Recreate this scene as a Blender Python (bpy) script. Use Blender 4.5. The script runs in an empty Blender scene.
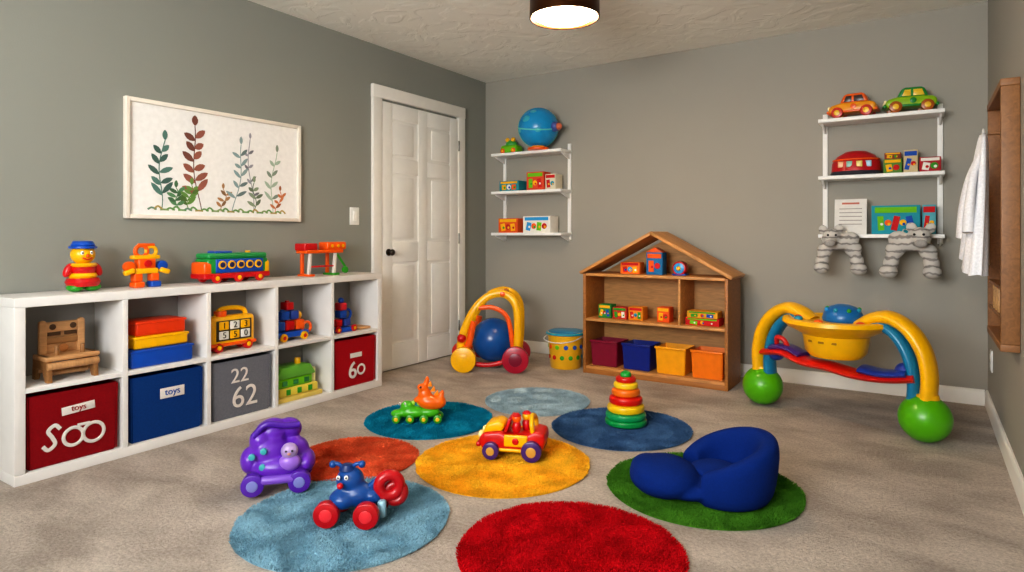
import bpy, bmesh, math, random
from mathutils import Vector, Matrix, Euler, noise
random.seed(7)
scene = bpy.context.scene
COL = scene.collection
rad = math.radians

def lin(h):
    h = h.lstrip('#')
    out = []
    for i in (0, 2, 4):
        c = int(h[i:i+2], 16) / 255
        out.append(c/12.92 if c <= 0.04045 else ((c+0.055)/1.055)**2.4)
    return tuple(out) + (1,)

_m = {}
def M(hexc, kind='plastic', rough=None):
    key = (hexc, kind, rough)
    if key in _m: return _m[key]
    m = bpy.data.materials.new(f"{kind}_{hexc.strip('#')}")
    m.use_nodes = True
    nt = m.node_tree; N = nt.nodes; L = nt.links
    b = N['Principled BSDF']
    tc = N.new('ShaderNodeTexCoord')
    c = lin(hexc)
    P = dict(plastic=(25, .92, 1.06, .3, .02, 60), fabric=(120, .88, 1.1, .9, .3, 600), wood=(7, .72, 1.18, .5, .12, 60),
             paper=(40, .95, 1.04, .8, .03, 200), metal=(30, .9, 1.1, .35, .03, 80), paint=(12, .97, 1.03, .45, .03, 120),
             plush=(120, .78, 1.2, 1.0, .3, 260))[kind]
    n = N.new('ShaderNodeTexNoise'); n.inputs['Scale'].default_value = P[0]; n.inputs['Detail'].default_value = 4
    if kind == 'wood':
        mp = N.new('ShaderNodeMapping'); mp.inputs['Scale'].default_value = (1, 6, 6)
        L.new(tc.outputs['Object'], mp.inputs['Vector']); L.new(mp.outputs['Vector'], n.inputs['Vector'])
        n.inputs['Distortion'].default_value = 1.2
    else:
        L.new(tc.outputs['Object'], n.inputs['Vector'])
    mr = N.new('ShaderNodeMapRange')
    mr.inputs['From Min'].default_value = .25; mr.inputs['From Max'].default_value = .75
    mr.inputs['To Min'].default_value = P[1]; mr.inputs['To Max'].default_value = P[2]
    L.new(n.outputs['Fac'], mr.inputs['Value'])
    val = mr.outputs['Result']
    if kind == 'plush':
        nb = N.new('ShaderNodeTexNoise'); nb.inputs['Scale'].default_value = 11; nb.inputs['Detail'].default_value = 3
        L.new(tc.outputs['Object'], nb.inputs['Vector'])
        mb = N.new('ShaderNodeMapRange'); mb.inputs['From Min'].default_value = .3; mb.inputs['From Max'].default_value = .7; mb.inputs['To Min'].default_value = .85; mb.inputs['To Max'].default_value = 1.2
        L.new(nb.outputs['Fac'], mb.inputs['Value'])
        mm = N.new('ShaderNodeMath'); mm.operation = 'MULTIPLY'; L.new(val, mm.inputs[0]); L.new(mb.outputs['Result'], mm.inputs[1]); val = mm.outputs[0]
    hs = N.new('ShaderNodeHueSaturation'); hs.inputs['Color'].default_value = c
    L.new(val, hs.inputs['Value'])
    L.new(hs.outputs['Color'], b.inputs['Base Color'])
    b.inputs['Roughness'].default_value = rough if rough is not None else P[3]
    if kind == 'metal': b.inputs['Metallic'].default_value = 1
    if kind in ('fabric', 'plush'): b.inputs['Specular IOR Level'].default_value = .15
    n2 = N.new('ShaderNodeTexNoise'); n2.inputs['Scale'].default_value = P[5]
    L.new(tc.outputs['Object'], n2.inputs['Vector'])
    bp = N.new('ShaderNodeBump'); bp.inputs['Strength'].default_value = P[4]; bp.inputs['Distance'].default_value = .004
    L.new(n2.outputs['Fac'], bp.inputs['Height']); L.new(bp.outputs['Normal'], b.inputs['Normal'])
    _m[key] = m
    return m

def root(name, loc=(0, 0, 0), rz=0):
    o = bpy.data.objects.new(name, None); COL.objects.link(o)
    o.empty_display_size = .1
    o.location = loc; o.rotation_euler = (0, 0, rad(rz))
    return o

def fin(bm, name, par, mats, loc=(0, 0, 0), rot=(0, 0, 0), ang=38, recalc=True):
    if recalc: bmesh.ops.recalc_face_normals(bm, faces=bm.faces)
    me = bpy.data.meshes.new(name); bm.to_mesh(me); bm.free()
    if not isinstance(mats, (list, tuple)): mats = [mats]
    for m in mats: me.materials.append(m)
    me.polygons.foreach_set('use_smooth', [True]*len(me.polygons))
    me.set_sharp_from_angle(angle=rad(ang))
    o = bpy.data.objects.new(name, me); COL.objects.link(o)
    if par: o.parent = par
    o.location = loc; o.rotation_euler = [rad(a) for a in rot]
    return o

def addbox(bm, size, c=(0, 0, 0), mi=0):
    r = bmesh.ops.create_cube(bm, size=1)
    for v in r['verts']:
        v.co = Vector((v.co.x*size[0]+c[0], v.co.y*size[1]+c[1], v.co.z*size[2]+c[2]))
    fs = set(f for v in r['verts'] for f in v.link_faces)
    for f in fs: f.material_index = mi
    return r['verts']

def box(par, name, size, loc, mat, bev=.004, rot=(0, 0, 0), taper=1, seg=3):
    bm = bmesh.new(); addbox(bm, size)
    if taper != 1:
        for v in bm.verts:
            if v.co.z < 0: v.co.x *= taper; v.co.y *= taper
    if bev > 0:
        bev = min(bev, .49*min(size))
        bmesh.ops.bevel(bm, geom=list(bm.edges), offset=bev, segments=seg, affect='EDGES', profile=.5)
    return fin(bm, name, par, mat, loc, rot)

AX = {'z': (0, 0, 0), 'x': (0, 90, 0), 'y': (90, 0, 0)}
def lathe(par, name, prof, loc, mat, rot=(0, 0, 0), seg=40):
    bm = bmesh.new(); rings = []
    for r, z in prof:
        if r < 1e-5: rings.append([bm.verts.new((0, 0, z))])
        else: rings.append([bm.verts.new((r*math.cos(2*math.pi*i/seg), r*math.sin(2*math.pi*i/seg), z)) for i in range(seg)])
    for a, b in zip(rings[:-1], rings[1:]):
        if len(a) == 1 and len(b) == 1: continue
        for i in range(seg):
            j = (i+1) % seg
            if len(a) == 1: bm.faces.new((a[0], b[i], b[j]))
            elif len(b) == 1: bm.faces.new((a[i], a[j], b[0]))
            else: bm.faces.new((a[i], a[j], b[j], b[i]))
    return fin(bm, name, par, mat, loc, rot)

def cyl(par, name, r, h, loc, mat, ax='z', bev=.003, r2=None, rot=None, seg=32):
    r2 = r if r2 is None else r2
    bev = min(bev, .45*h, .45*max(r2, r))
    p = [(0, -h/2), (r-bev, -h/2), (r-bev*.3, -h/2+bev*.3), (r, -h/2+bev), (r2, h/2-bev), (r2-bev*.3, h/2-bev*.3), (max(r2-bev, 0.0001), h/2), (0, h/2)]
    return lathe(par, name, p, loc, mat, rot or AX[ax], seg)

def sph(par, name, rs, loc, mat, rot=(0, 0, 0), seg=28):
    if not isinstance(rs, (tuple, list)): rs = (rs,)*3
    bm = bmesh.new(); bmesh.ops.create_uvsphere(bm, u_segments=seg, v_segments=seg//2, radius=1)
    for v in bm.verts: v.co = Vector((v.co.x*rs[0], v.co.y*rs[1], v.co.z*rs[2]))
    return fin(bm, name, par, mat, loc, rot, 80)

def tor(par, name, Rm, r, loc, mat, ax='z', rot=None, seg=36, flat=1):
    p = []
    for i in range(15):
        a = 2*math.pi*i/14
        p.append((Rm+r*math.cos(a), r*math.sin(a)*flat))
    return lathe(par, name, p, loc, mat, rot or AX[ax], seg)

def prism(par, name, poly, depth, loc, mat, bev=.004, rot=(0, 0, 0), seg=2):
    bm = bmesh.new()
    a = [bm.verts.new((x, -depth/2, z)) for x, z in poly]
    b = [bm.verts.new((x, depth/2, z)) for x, z in poly]
    n = len(poly)
    bm.faces.new(a); bm.faces.new(b[::-1])
    for i in range(n): bm.faces.new((a[i], b[i], b[(i+1) % n], a[(i+1) % n]))
    bmesh.ops.recalc_face_normals(bm, faces=bm.faces)
    if bev > 0:
        es = [e for e in bm.edges if len(e.link_faces) == 2 and e.calc_face_angle(0) > .6]
        bmesh.ops.bevel(bm, geom=es, offset=bev, segments=seg, affect='EDGES', profile=.5, clamp_overlap=True)
    return fin(bm, name, par, mat, loc, rot)

def cr(pts, n=8, cyc=False):
    P = [Vector(p) for p in pts]; out = []; m = len(P)
    rng = range(m if cyc else m-1)
    for i in rng:
        if cyc: p0, p1, p2, p3 = P[i-1], P[i], P[(i+1) % m], P[(i+2) % m]
        else:
            p1, p2 = P[i], P[i+1]
            p0 = P[i-1] if i > 0 else p1*2-p2
            p3 = P[i+2] if i+2 < m else p2*2-p1
        for k in range(n):
            t = k/n
            out.append(.5*((2*p1)+(p2-p0)*t+(2*p0-5*p1+4*p2-p3)*t*t+(3*p1-p0-3*p2+p3)*t**3))
    if not cyc: out.append(P[-1])
    return out

def tube(par, name, pts, rw, mat, rh=None, ref=(0, 1, 0), cyc=False, smooth=8, loc=(0, 0, 0), rot=(0, 0, 0), seg=14, taper=None):
    rh = rh or rw
    Q = cr(pts, smooth, cyc) if smooth else [Vector(p) for p in pts]
    bm = bmesh.new(); rings = []; ref = Vector(ref); n = len(Q)
    for i, p in enumerate(Q):
        T = (Q[(i+1) % n]-Q[i-1]) if (cyc or 0 < i < n-1) else (Q[1]-Q[0] if i == 0 else Q[-1]-Q[-2])
        T.normalize(); S = ref-T*ref.dot(T)
        if S.length < .02: S = T.orthogonal()
        S.normalize(); Nn = T.cross(S)
        k = 1 if taper is None else taper[0]+(taper[1]-taper[0])*i/(n-1)
        rings.append([bm.verts.new(p+S*rw*k*math.cos(2*math.pi*j/seg)+Nn*rh*k*math.sin(2*math.pi*j/seg)) for j in range(seg)])
    for i in range(n if cyc else n-1):
        a, b = rings[i], rings[(i+1) % n]
        for j in range(seg): bm.faces.new((a[j], a[(j+1) % seg], b[(j+1) % seg], b[j]))
    if not cyc:
        bm.faces.new(rings[0]); bm.faces.new(rings[-1])
    return fin(bm, name, par, mat, loc, rot, 60)

def blob(par, name, parts, mat, vox=.008, it=6, loc=(0, 0, 0), rot=(0, 0, 0)):
    bm = bmesh.new()
    for p in parts:
        c, rs = p[0], p[1]; ro = p[2] if len(p) > 2 else (0, 0, 0)
        r = bmesh.ops.create_uvsphere(bm, u_segments=24, v_segments=14, radius=1)
        Mx = Matrix.Translation(c) @ Euler([rad(a) for a in ro]).to_matrix().to_4x4() @ Matrix.Diagonal((rs[0], rs[1], rs[2], 1))
        bmesh.ops.transform(bm, matrix=Mx, verts=r['verts'])
    o = fin(bm, name, par, mat, loc, rot, 180, recalc=False)
    md = o.modifiers.new('fuse', 'REMESH'); md.mode = 'VOXEL'; md.voxel_size = vox; md.use_smooth_shade = True
    s = o.modifiers.new('soft', 'SMOOTH'); s.iterations = it; s.factor = .5
    return o

def text(par, name, s, size, loc, mat, rot=(90, 0, 0), ext=.0015, shear=0, off=.02):
    c = bpy.data.curves.new(name, 'FONT'); c.body = s; c.size = size; c.extrude = ext
    c.align_x = 'CENTER'; c.align_y = 'CENTER'; c.offset = size*off; c.shear = shear
    c.materials.append(mat)
    o = bpy.data.objects.new(name, c); COL.objects.link(o); o.parent = par
    o.location = loc; o.rotation_euler = [rad(a) for a in rot]
    return o

RED='#c40c14'; BLUE='#0a4cb0'; YEL='#f2b400'; ORG='#ee5c06'; GRN='#2c9420'; LGRN='#6cbc10'; TEAL='#0a90ae'; PUR='#6a38b0'; WHT='#e8e6e0'; BLK='#18181a'; NAVY='#0c2a68'; SKY='#2a98d8'
HC = 1.03; XL = -3.40; XR = .321; YB = 4.75; YF = -1.1; ZC = 2.44

# ---------------- surface materials ----------------
def wallmat(name, hexc, bump=.12, scale=160):
    m = bpy.data.materials.new(name); m.use_nodes = True
    nt = m.node_tree; N = nt.nodes; L = nt.links; b = N['Principled BSDF']
    g = N.new('ShaderNodeNewGeometry')
    n = N.new('ShaderNodeTexNoise'); n.inputs['Scale'].default_value = 1.3; n.inputs['Detail'].default_value = 3
    L.new(g.outputs['Position'], n.inputs['Vector'])
    mr = N.new('ShaderNodeMapRange'); mr.inputs['To Min'].default_value = .95; mr.inputs['To Max'].default_value = 1.05
    L.new(n.outputs['Fac'], mr.inputs['Value'])
    hs = N.new('ShaderNodeHueSaturation'); hs.inputs['Color'].default_value = lin(hexc)
    L.new(mr.outputs['Result'], hs.inputs['Value']); L.new(hs.outputs['Color'], b.inputs['Base Color'])
    b.inputs['Roughness'].default_value = .6; b.inputs['Specular IOR Level'].default_value = .3
    n2 = N.new('ShaderNodeTexNoise'); n2.inputs['Scale'].default_value = scale; n2.inputs['Detail'].default_value = 2
    L.new(g.outputs['Position'], n2.inputs['Vector'])
    bp = N.new('ShaderNodeBump'); bp.inputs['Strength'].default_value = bump; bp.inputs['Distance'].default_value = .003
    L.new(n2.outputs['Fac'], bp.inputs['Height']); L.new(bp.outputs['Normal'], b.inputs['Normal'])
    return m
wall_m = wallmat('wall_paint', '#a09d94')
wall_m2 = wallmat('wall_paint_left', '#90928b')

def ceilmat():
    m = bpy.data.materials.new('ceiling_knockdown'); m.use_nodes = True
    nt = m.node_tree; N = nt.nodes; L = nt.links; b = N['Principled BSDF']
    g = N.new('ShaderNodeNewGeometry')
    n = N.new('ShaderNodeTexNoise'); n.inputs['Scale'].default_value = 5; n.inputs['Detail'].default_value = 5; n.inputs['Distortion'].default_value = 1.2
    L.new(g.outputs['Position'], n.inputs['Vector'])
    r = N.new('ShaderNodeValToRGB'); r.color_ramp.elements[0].position = .46; r.color_ramp.elements[1].position = .56
    L.new(n.outputs['Fac'], r.inputs['Fac'])
    b.inputs['Base Color'].default_value = lin('#f7f6ee'); b.inputs['Roughness'].default_value = .8
    bp = N.new('ShaderNodeBump'); bp.inputs['Strength'].default_value = .22; bp.inputs['Distance'].default_value = .015
    L.new(r.outputs['Color'], bp.inputs['Height']); L.new(bp.outputs['Normal'], b.inputs['Normal'])
    return m

def carpetmat():
    m = bpy.data.materials.new('carpet_plush'); m.use_nodes = True
    nt = m.node_tree; N = nt.nodes; L = nt.links; b = N['Principled BSDF']
    g = N.new('ShaderNodeNewGeometry')
    mp = N.new('ShaderNodeMapping'); mp.inputs['Rotation'].default_value = (0, 0, .6); mp.inputs['Scale'].default_value = (1, 1.6, 1)
    L.new(g.outputs['Position'], mp.inputs['Vector'])
    n = N.new('ShaderNodeTexNoise'); n.inputs['Scale'].default_value = 2.8; n.inputs['Detail'].default_value = 3; n.inputs['Roughness'].default_value = .55; n.inputs['Distortion'].default_value = .3
    L.new(mp.outputs['Vector'], n.inputs['Vector'])
    r = N.new('ShaderNodeValToRGB'); r.color_ramp.elements[0].position = .36; r.color_ramp.elements[1].position = .64
    r.color_ramp.elements[0].color = lin('#aba096'); r.color_ramp.elements[1].color = lin('#ccc1b6')
    L.new(n.outputs['Fac'], r.inputs['Fac'])
    n2 = N.new('ShaderNodeTexNoise'); n2.inputs['Scale'].default_value = 75; n2.inputs['Detail'].default_value = 6; n2.inputs['Roughness'].default_value = .75
    L.new(g.outputs['Position'], n2.inputs['Vector'])
    mr = N.new('ShaderNodeMapRange'); mr.inputs['From Min'].default_value = .3; mr.inputs['From Max'].default_value = .7; mr.inputs['To Min'].default_value = .66; mr.inputs['To Max'].default_value = 1.24
    L.new(n2.outputs['Fac'], mr.inputs['Value'])
    hs = N.new('ShaderNodeHueSaturation'); L.new(r.outputs['Color'], hs.inputs['Color']); L.new(mr.outputs['Result'], hs.inputs['Value'])
    L.new(hs.outputs['Color'], b.inputs['Base Color']); b.inputs['Roughness'].default_value = 1
    b.inputs['Specular IOR Level'].default_value = .1
    ad = N.new('ShaderNodeMath'); ad.operation = 'MULTIPLY_ADD'; ad.inputs[1].default_value = .6
    L.new(n.outputs['Fac'], ad.inputs[0]); L.new(n2.outputs['Fac'], ad.inputs[2])
    bp = N.new('ShaderNodeBump'); bp.inputs['Strength'].default_value = .85; bp.inputs['Distance'].default_value = .014
    L.new(ad.outputs[0], bp.inputs['Height']); L.new(bp.outputs['Normal'], b.inputs['Normal'])
    return m

# ---------------- room shell ----------------
def shell(name, boxes, mat):
    bm = bmesh.new()
    for s, c in boxes: addbox(bm, s, c)
    return fin(bm, name, None, mat)
W = XR-XL; D = YB-YF; cx = (XR+XL)/2; cy = (YB+YF)/2
shell('floor', [((W+.2, D+.2, .1), (cx, cy, -.05))], carpetmat())
shell('ceiling', [((W+.2, D+.2, .1), (cx, cy, ZC+.05))], ceilmat())
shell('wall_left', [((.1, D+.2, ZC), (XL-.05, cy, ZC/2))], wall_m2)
shell('wall_right', [((.1, D+.2, ZC), (XR+.05, cy, ZC/2))], wall_m)
shell('wall_back', [((W, .1, ZC), (cx, YB+.05, ZC/2))], wall_m)
wx0, wx1, wz0, wz1 = -2.1, -.1, .95, 2.25
shell('wall_front', [((wx0-XL, .1, ZC), ((wx0+XL)/2, YF-.05, ZC/2)), ((XR-wx1, .1, ZC), ((XR+wx1)/2, YF-.05, ZC/2)),
      ((wx1-wx0, .1, wz0), ((wx0+wx1)/2, YF-.05, wz0/2)), ((wx1-wx0, .1, ZC-wz1), ((wx0+wx1)/2, YF-.05, (ZC+wz1)/2))], wall_m)
wm = M('#e9e7e1', 'paint')
wn = root('window_1', ((wx0+wx1)/2, YF-.05, (wz0+wz1)/2))
ww = wx1-wx0; wh = wz1-wz0
for nm, s, l in [('frame_left', (.05, .08, wh), (-ww/2+.025, 0, 0)), ('frame_right', (.05, .08, wh), (ww/2-.025, 0, 0)), ('frame_top', (ww-.1, .08, .05), (0, 0, wh/2-.025)),
                 ('frame_bottom', (ww-.1, .08, .05), (0, 0, -wh/2+.025)), ('mullion', (.04, .06, wh-.1), (0, 0, 0))]:
    box(wn, nm, s, l, wm)

def baseb(name, length, loc, rz):
    prism(None, name, [(0, 0), (.016, 0), (.016, .075), (.012, .088), (.006, .095), (0, .095)], length, loc, wm, 0, rot=(0, 0, rz))
baseb('baseboard_left', 3.294-YF, (XL, (YF+3.294)/2, 0), 0)
baseb('baseboard_left.001', YB-4.407, (XL, (YB+4.407)/2, 0), 0)
baseb('baseboard_right', D, (XR, cy, 0), 180)
baseb('baseboard_back', W-.032, (cx, YB, 0), -90)
baseb('baseboard_front', W-.032, (cx, YF, 0), 90)

# ---------------- door (left wall) ----------------
dr = root('door_1', (XL, 3.852, 0), 90)   # local x -> +Y , local -y -> +X
dm = M('#ecece8', 'paint')
w2 = .455
box(dr, 'slab', (.91, .014, 2.02), (0, -.008, 1.02), dm, .001)
for x in (-w2+.055, 0, w2-.055): box(dr, 'stile', (.11, .009, 2.02), (x, -.0185, 1.02), dm, .004)
zr = [(.01, .2), (.82, .98), (1.5, 1.62), (1.91, 2.03)]
for a, b_ in zr:
    for sx in (-1, 1): box(dr, 'rail', (.29, .009, b_-a), (sx*.2, -.0185, (a+b_)/2), dm, .004)
for a, b_ in [(.2, .82), (.98, 1.5), (1.62, 1.91)]:
    for sx in (-1, 1): box(dr, 'raised_panel', (.235, .010, b_-a-.05), (sx*.2275, -.0175, (a+b_)/2), dm, .008, seg=2)
for sx in (-1, 1): box(dr, 'casing', (.095, .028, 2.12), (sx*(w2+.05), -.015, 1.06), wm, .006)
box(dr, 'casing_head', (1.11, .03, .095), (0, -.016, 2.095), wm, .006)
km = M('#4a443e', 'metal')
cyl(dr, 'rosette', .026, .012, (-w2+.06, -.03, .9), km, 'y')
cyl(dr, 'knob_neck', .010, .035, (-w2+.06, -.048, .9), km, 'y')
sph(dr, 'knob', (.024, .018, .024), (-w2+.06, -.068, .9), km)
for z in (.25, 1.0, 1.8): cyl(dr, 'hinge', .007, .09, (w2+.006, -.03, z), M('#8c8a86', 'metal'))

sw = root('light_switch', (XL, 3.14, 1.165), 90)
box(sw, 'plate', (.085, .008, .125), (0, -.004, 0), M('#eeeeea'), .003)
box(sw, 'rocker', (.035, .006, .07), (0, -.01, 0), M('#f6f6f2'), .002, rot=(4, 0, 0))
ol = root('wall_outlet', (XR, 4.45, .32), -90)
box(ol, 'plate', (.075, .008, .12), (0, -.004, 0), M('#eeeeea'), .003)
for z in (-.025, .025): box(ol, 'socket', (.03, .004, .03), (0, -.009, z), M('#d8d8d4'), .001)

# ---------------- ceiling lamp ----------------
lp = root('ceiling_lamp', (-1.63, 3.01, ZC))
bz = M('#4a2c1a', 'metal', .4)
cyl(lp, 'canopy', .07, .025, (0, 0, -.0125), bz)
cyl(lp, 'stem', .012, .07, (0, 0, -.05), bz)
lathe(lp, 'shade', [(0, -.075), (.15, -.075), (.175, -.085), (.187, -.11), (.19, -.235), (.186, -.238), (.182, -.235), (.178, -.115), (.165, -.095), (0, -.09)], (0, 0, 0), bz)
em = bpy.data.materials.new('lamp_glow'); em.use_nodes = True
eb = em.node_tree.nodes['Principled BSDF']; eb.inputs['Base Color'].default_value = (1, .9, .75, 1)
eb.inputs['Emission Color'].default_value = (1, .70, .42, 1)
en = em.node_tree.nodes.new('ShaderNodeTexNoise'); en.inputs['Scale'].default_value = 3
emr = em.node_tree.nodes.new('ShaderNodeMapRange'); emr.inputs['To Min'].default_value = 48; emr.inputs['To Max'].default_value = 54
em.node_tree.links.new(en.outputs['Fac'], emr.inputs['Value']); em.node_tree.links.new(emr.outputs['Result'], eb.inputs['Emission Strength'])
lathe(lp, 'diffuser', [(0, -.252), (.08, -.25), (.14, -.24), (.172, -.222), (.176, -.2), (0, -.2)], (0, 0, 0), em)

# ---------------- picture ----------------
pc = root('botanical_wall_art', (XL, 2.127, 1.425), 90)
pw, ph = 1.07, .62
fm = M('#e8e0d4', 'paint')
for sx in (-1, 1): box(pc, 'frame_side', (.022, .03, ph), (sx*(pw/2-.011), -.016, 0), fm, .003)
for sz in (-1, 1): box(pc, 'frame_rail', (pw-.044, .03, .022), (0, -.016, sz*(ph/2-.011)), fm, .003)
box(pc, 'paper', (pw-.04, .012, ph-.04), (0, -.008, 0), M('#f0efed', 'paper'), 0)
def plant(name, x0, h, lean, nl, ls, col, stemcol=None, wd=.35, seed=1):
    rnd = random.Random(seed); bm = bmesh.new()
    def quadleaf(p, a, l, w):
        p = p+Vector((0, -.0001*rnd.randint(1, 9), 0))
        d = Vector((math.cos(a), 0, math.sin(a))); n = Vector((-d.z, 0, d.x)); vs = []
        for t, k in [(0, 0), (.15, .55), (.35, .95), (.6, 1), (.85, .6), (1, 0)]: vs.append(p+d*l*t+n*w*k*.5)
        for t, k in [(.85, .6), (.6, 1), (.35, .95), (.15, .55)]: vs.append(p+d*l*t-n*w*k*.5)
        f = bm.faces.new([bm.verts.new(v) for v in vs]); f.material_index = rnd.choice([0, 0, 2])
    zb = -.26
    def P(t): return Vector((x0+lean*t+.014*math.sin(t*6+seed), 0, zb+h*t))
    for i in range(16):
        a, b_ = P(i/16), P((i+1)/16)
        f = bm.faces.new([bm.verts.new(v) for v in (a-Vector((.003, 0, 0)), a+Vector((.003, 0, 0)), b_+Vector((.0025, 0, 0)), b_-Vector((.0025, 0, 0)))]); f.material_index = 1
    for i in range(nl):
        t = .2+.75*i/nl
        for s in (-1, 1):
            a = math.pi/2-s*(.85+rnd.uniform(-.2, .35))
            quadleaf(P(t+(.03 if s > 0 else 0)), a, ls*(1.1-.4*t)*rnd.uniform(.8, 1.15), ls*wd)
    quadleaf(P(1), math.pi/2, ls*.7, ls*wd)
    dk = '#%02x%02x%02x' % tuple(max(0, int(int(col[i:i+2], 16)*.78)) for i in (1, 3, 5))
    fin(bm, name, pc, [M(col, 'paper'), M(stemcol or col, 'paper'), M(dk, 'paper')], (0, -.0155, 0), recalc=False)
plant('fern_dark', -.36, .37, .02, 5, .08, '#587f74', seed=1)
plant('red_branch', -.14, .47, -.04, 6, .085, '#9a5c4c', '#6a4438', wd=.42, seed=2)
plant('small_bush', -.20, .14, .01, 5, .06, '#6c9448', seed=3)
plant('small_bush_b', -.25, .12, -.03, 4, .06, '#5c8c60', seed=9)
plant('brown_sprig', .0, .13, .01, 3, .05, '#b08458', seed=4)
plant('sage_branch', .07, .40, .06, 5, .07, '#8ca4a4', seed=5, wd=.3)
plant('small_sprig', .20, .18, .01, 3, .06, '#8c9c80', '#5c7464', seed=6)
plant('grey_branch', .19, .44, -.02, 4, .055, '#9c9ca4', seed=7, wd=.3)
plant('sage_fern', .32, .38, .03, 4, .07, '#a8bca8', seed=8, wd=.3)
plant('rust_sprig', .36, .14, .03, 3, .05, '#cc7c4c', seed=10)
for i in range(26):
    x = -.42+.032*i
    tube(pc, 'meadow_stroke', [(x, -.0155, -.26), (x+.02, -.0155, -.25+.01*math.sin(i*2.1)), (x+.045, -.0155, -.26)], .001, M(random.choice(['#6c9858', '#b09858', '#6c9078', '#88a068']), 'paper'), rh=.0055, smooth=3, seg=6)

# ---------------- cube storage ----------------
US0, CW = 1.056, .408; UL = CW*5; UH = .77; UF = -3.10
un = root('cube_storage_shelf', (XL+.018, US0, 0), 90)   # local x->Y, local -y->+X
dp = UF-(XL+.018)
wmx = M('#e0dedb', 'paint')
box(un, 'top_board', (UL+.04, dp, .04), (UL/2, -dp/2, UH-.02), wmx, .003)
box(un, 'bottom_board', (UL+.04, dp, .045), (UL/2, -dp/2, .0225), wmx, .003)
box(un, 'middle_board', (UL, dp-.004, .022), (UL/2, -dp/2, .385), wmx, .002)
for i in range(6):
    t = .04 if i in (0, 5) else .024
    box(un, 'upright', (t, dp-.002, UH-.085), (CW*i, -dp/2, (UH-.04+.045)/2), wmx, .002)
box(un, 'back_panel', (UL, .006, UH-.08), (UL/2, -.004, UH/2), M('#8e8c88', 'paint'), 0)
def cub(i): return US0+CW*(i+.5)
ZM = .3965; ZB = .0455
def bin_(name, i, col, z=ZB, h=.315, w=.35):
    r = root(name, (UF-.14, cub(i), z), 90)
    m = M(col, 'fabric'); bm = bmesh.new(); addbox(bm, (w, .25, h), (0, 0, h/2))
    for v in bm.verts:
        if v.co.z < .01: v.co.x *= .97; v.co.y *= .97
    top = [f for f in bm.faces if f.calc_center_median().z > h-.01]
    bmesh.ops.inset_region(bm, faces=top, thickness=.01)
    for v in top[0].verts: v.co.z = .06
    bmesh.ops.bevel(bm, geom=list(bm.edges), offset=.006, segments=2, affect='EDGES')
    fin(bm, 'body', r, m)
    for sx in (-1, 1): tube(r, 'side_seam', [(sx*(w/2-.004), -.122, .01), (sx*(w/2-.001), -.126, h-.01)], .003, m, smooth=0, seg=8)
    return r
wt = M('#dcd6d0', 'paper')
r = bin_('red_storage_bin', 0, '#840a14')
# looping emblem: curl + two linked loops, like a scribbled "100"
tube(r, 'label_curl', [(-.12, -.128, .09), (-.10, -.128, .07), (-.075, -.128, .09), (-.085, -.128, .12), (-.10, -.128, .15), (-.075, -.128, .17), (-.055, -.128, .15)], .0015, wt, rh=.008)
for x, q_ in ((-.005, .038), (.075, .042)): tor(r, 'label_loop', q_, .0075, (x, -.1275, .105), wt, rot=(90, 0, 0), flat=.3)
box(r, 'label_dash', (.05, .003, .012), (.035, -.128, .15), wt, .001)
box(r, 'label_bar', (.13, .003, .035), (.015, -.128, .225), wt, .001, rot=(0, -4, 0)); text(r, 'label_script', 'toys', .035, (.015, -.131, .228), M('#8c0812', 'paper'), off=0)
r = bin_('blue_storage_bin', 1, '#0c3878')
box(r, 'label_tag', (.12, .003, .05), (.02, -.128, .21), wt, .001)
text(r, 'label_text', 'toys', .045, (.02, -.131, .213), M('#2050a0', 'paper'), off=0)
r = bin_('grey_storage_bin', 2, '#6e7078')
text(r, 'label_digits', '62', .16, (.01, -.128, .1), wt, off=0); text(r, 'label_digits_b', '22', .11, (-.02, -.128, .22), wt, off=0)
r = bin_('red_storage_bin', 4, '#a00c18')
text(r, 'label_six', '6', .15, (-.03, -.129, .10), wt, off=.01); tor(r, 'label_ring', .03, .007, (.045, -.1275, .1), wt, rot=(90, 0, 0), flat=.3); box(r, 'label_bar', (.1, .003, .03), (.0, -.128, .2), wt, .001)

def wheel(par, x, y, z, r, w, col, hub, ax='y'):
    cyl(par, 'tyre', r, w, (x, y, z), M(col), ax, .006)
    cyl(par, 'hub', r*.5, w*1.15, (x, y, z), M(hub), ax, .003)
def eyes(par, x, y, z, dx, r):
    for s in (-1, 1):
        sph(par, 'eye', (r, r*.6, r*1.2), (x+s*dx, y, z), M('#f4f4f0'), seg=16)
        sph(par, 'pupil', (r*.5, r*.35, r*.6), (x+s*dx, y-r*.45, z), M(BLK), seg=12)
def toybox(name, loc, w, d, h, col, accs, rz=0, seed=1, kind='paper'):
    r = root(name, loc, rz); rnd = random.Random(seed)
    box(r, 'carton', (w, d, h), (0, 0, h/2), M(col, kind), .003)
    n = len(accs)
    box(r, 'title_band', (w*.86, .002, h*.2), (0, -d/2-.0008, h*.84), M(accs[0], kind), .0005)
    for i, c in enumerate(accs):
        x = -w*.38+w*.76*(i+.5)/n
        if i % 2: cyl(r, 'printed_dot', min(w/n*.36, h*.24), .002, (x, -d/2-.0008, h*.4), M(c, kind), 'y', .0005)
        else: box(r, 'printed_patch', (w*.66/n, .002, h*.5), (x, -d/2-.0008, h*.38), M(c, kind), .0005, rot=(0, rnd.uniform(-14, 14), 0))
        cyl(r, 'printed_spot', min(w/n*.16, h*.12), .003, (x+w*.1/n, -d/2-.001, h*.35), M(rnd.choice([WHT, YEL, RED, BLUE, GRN]), kind), 'y', .0005)
    return r

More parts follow.
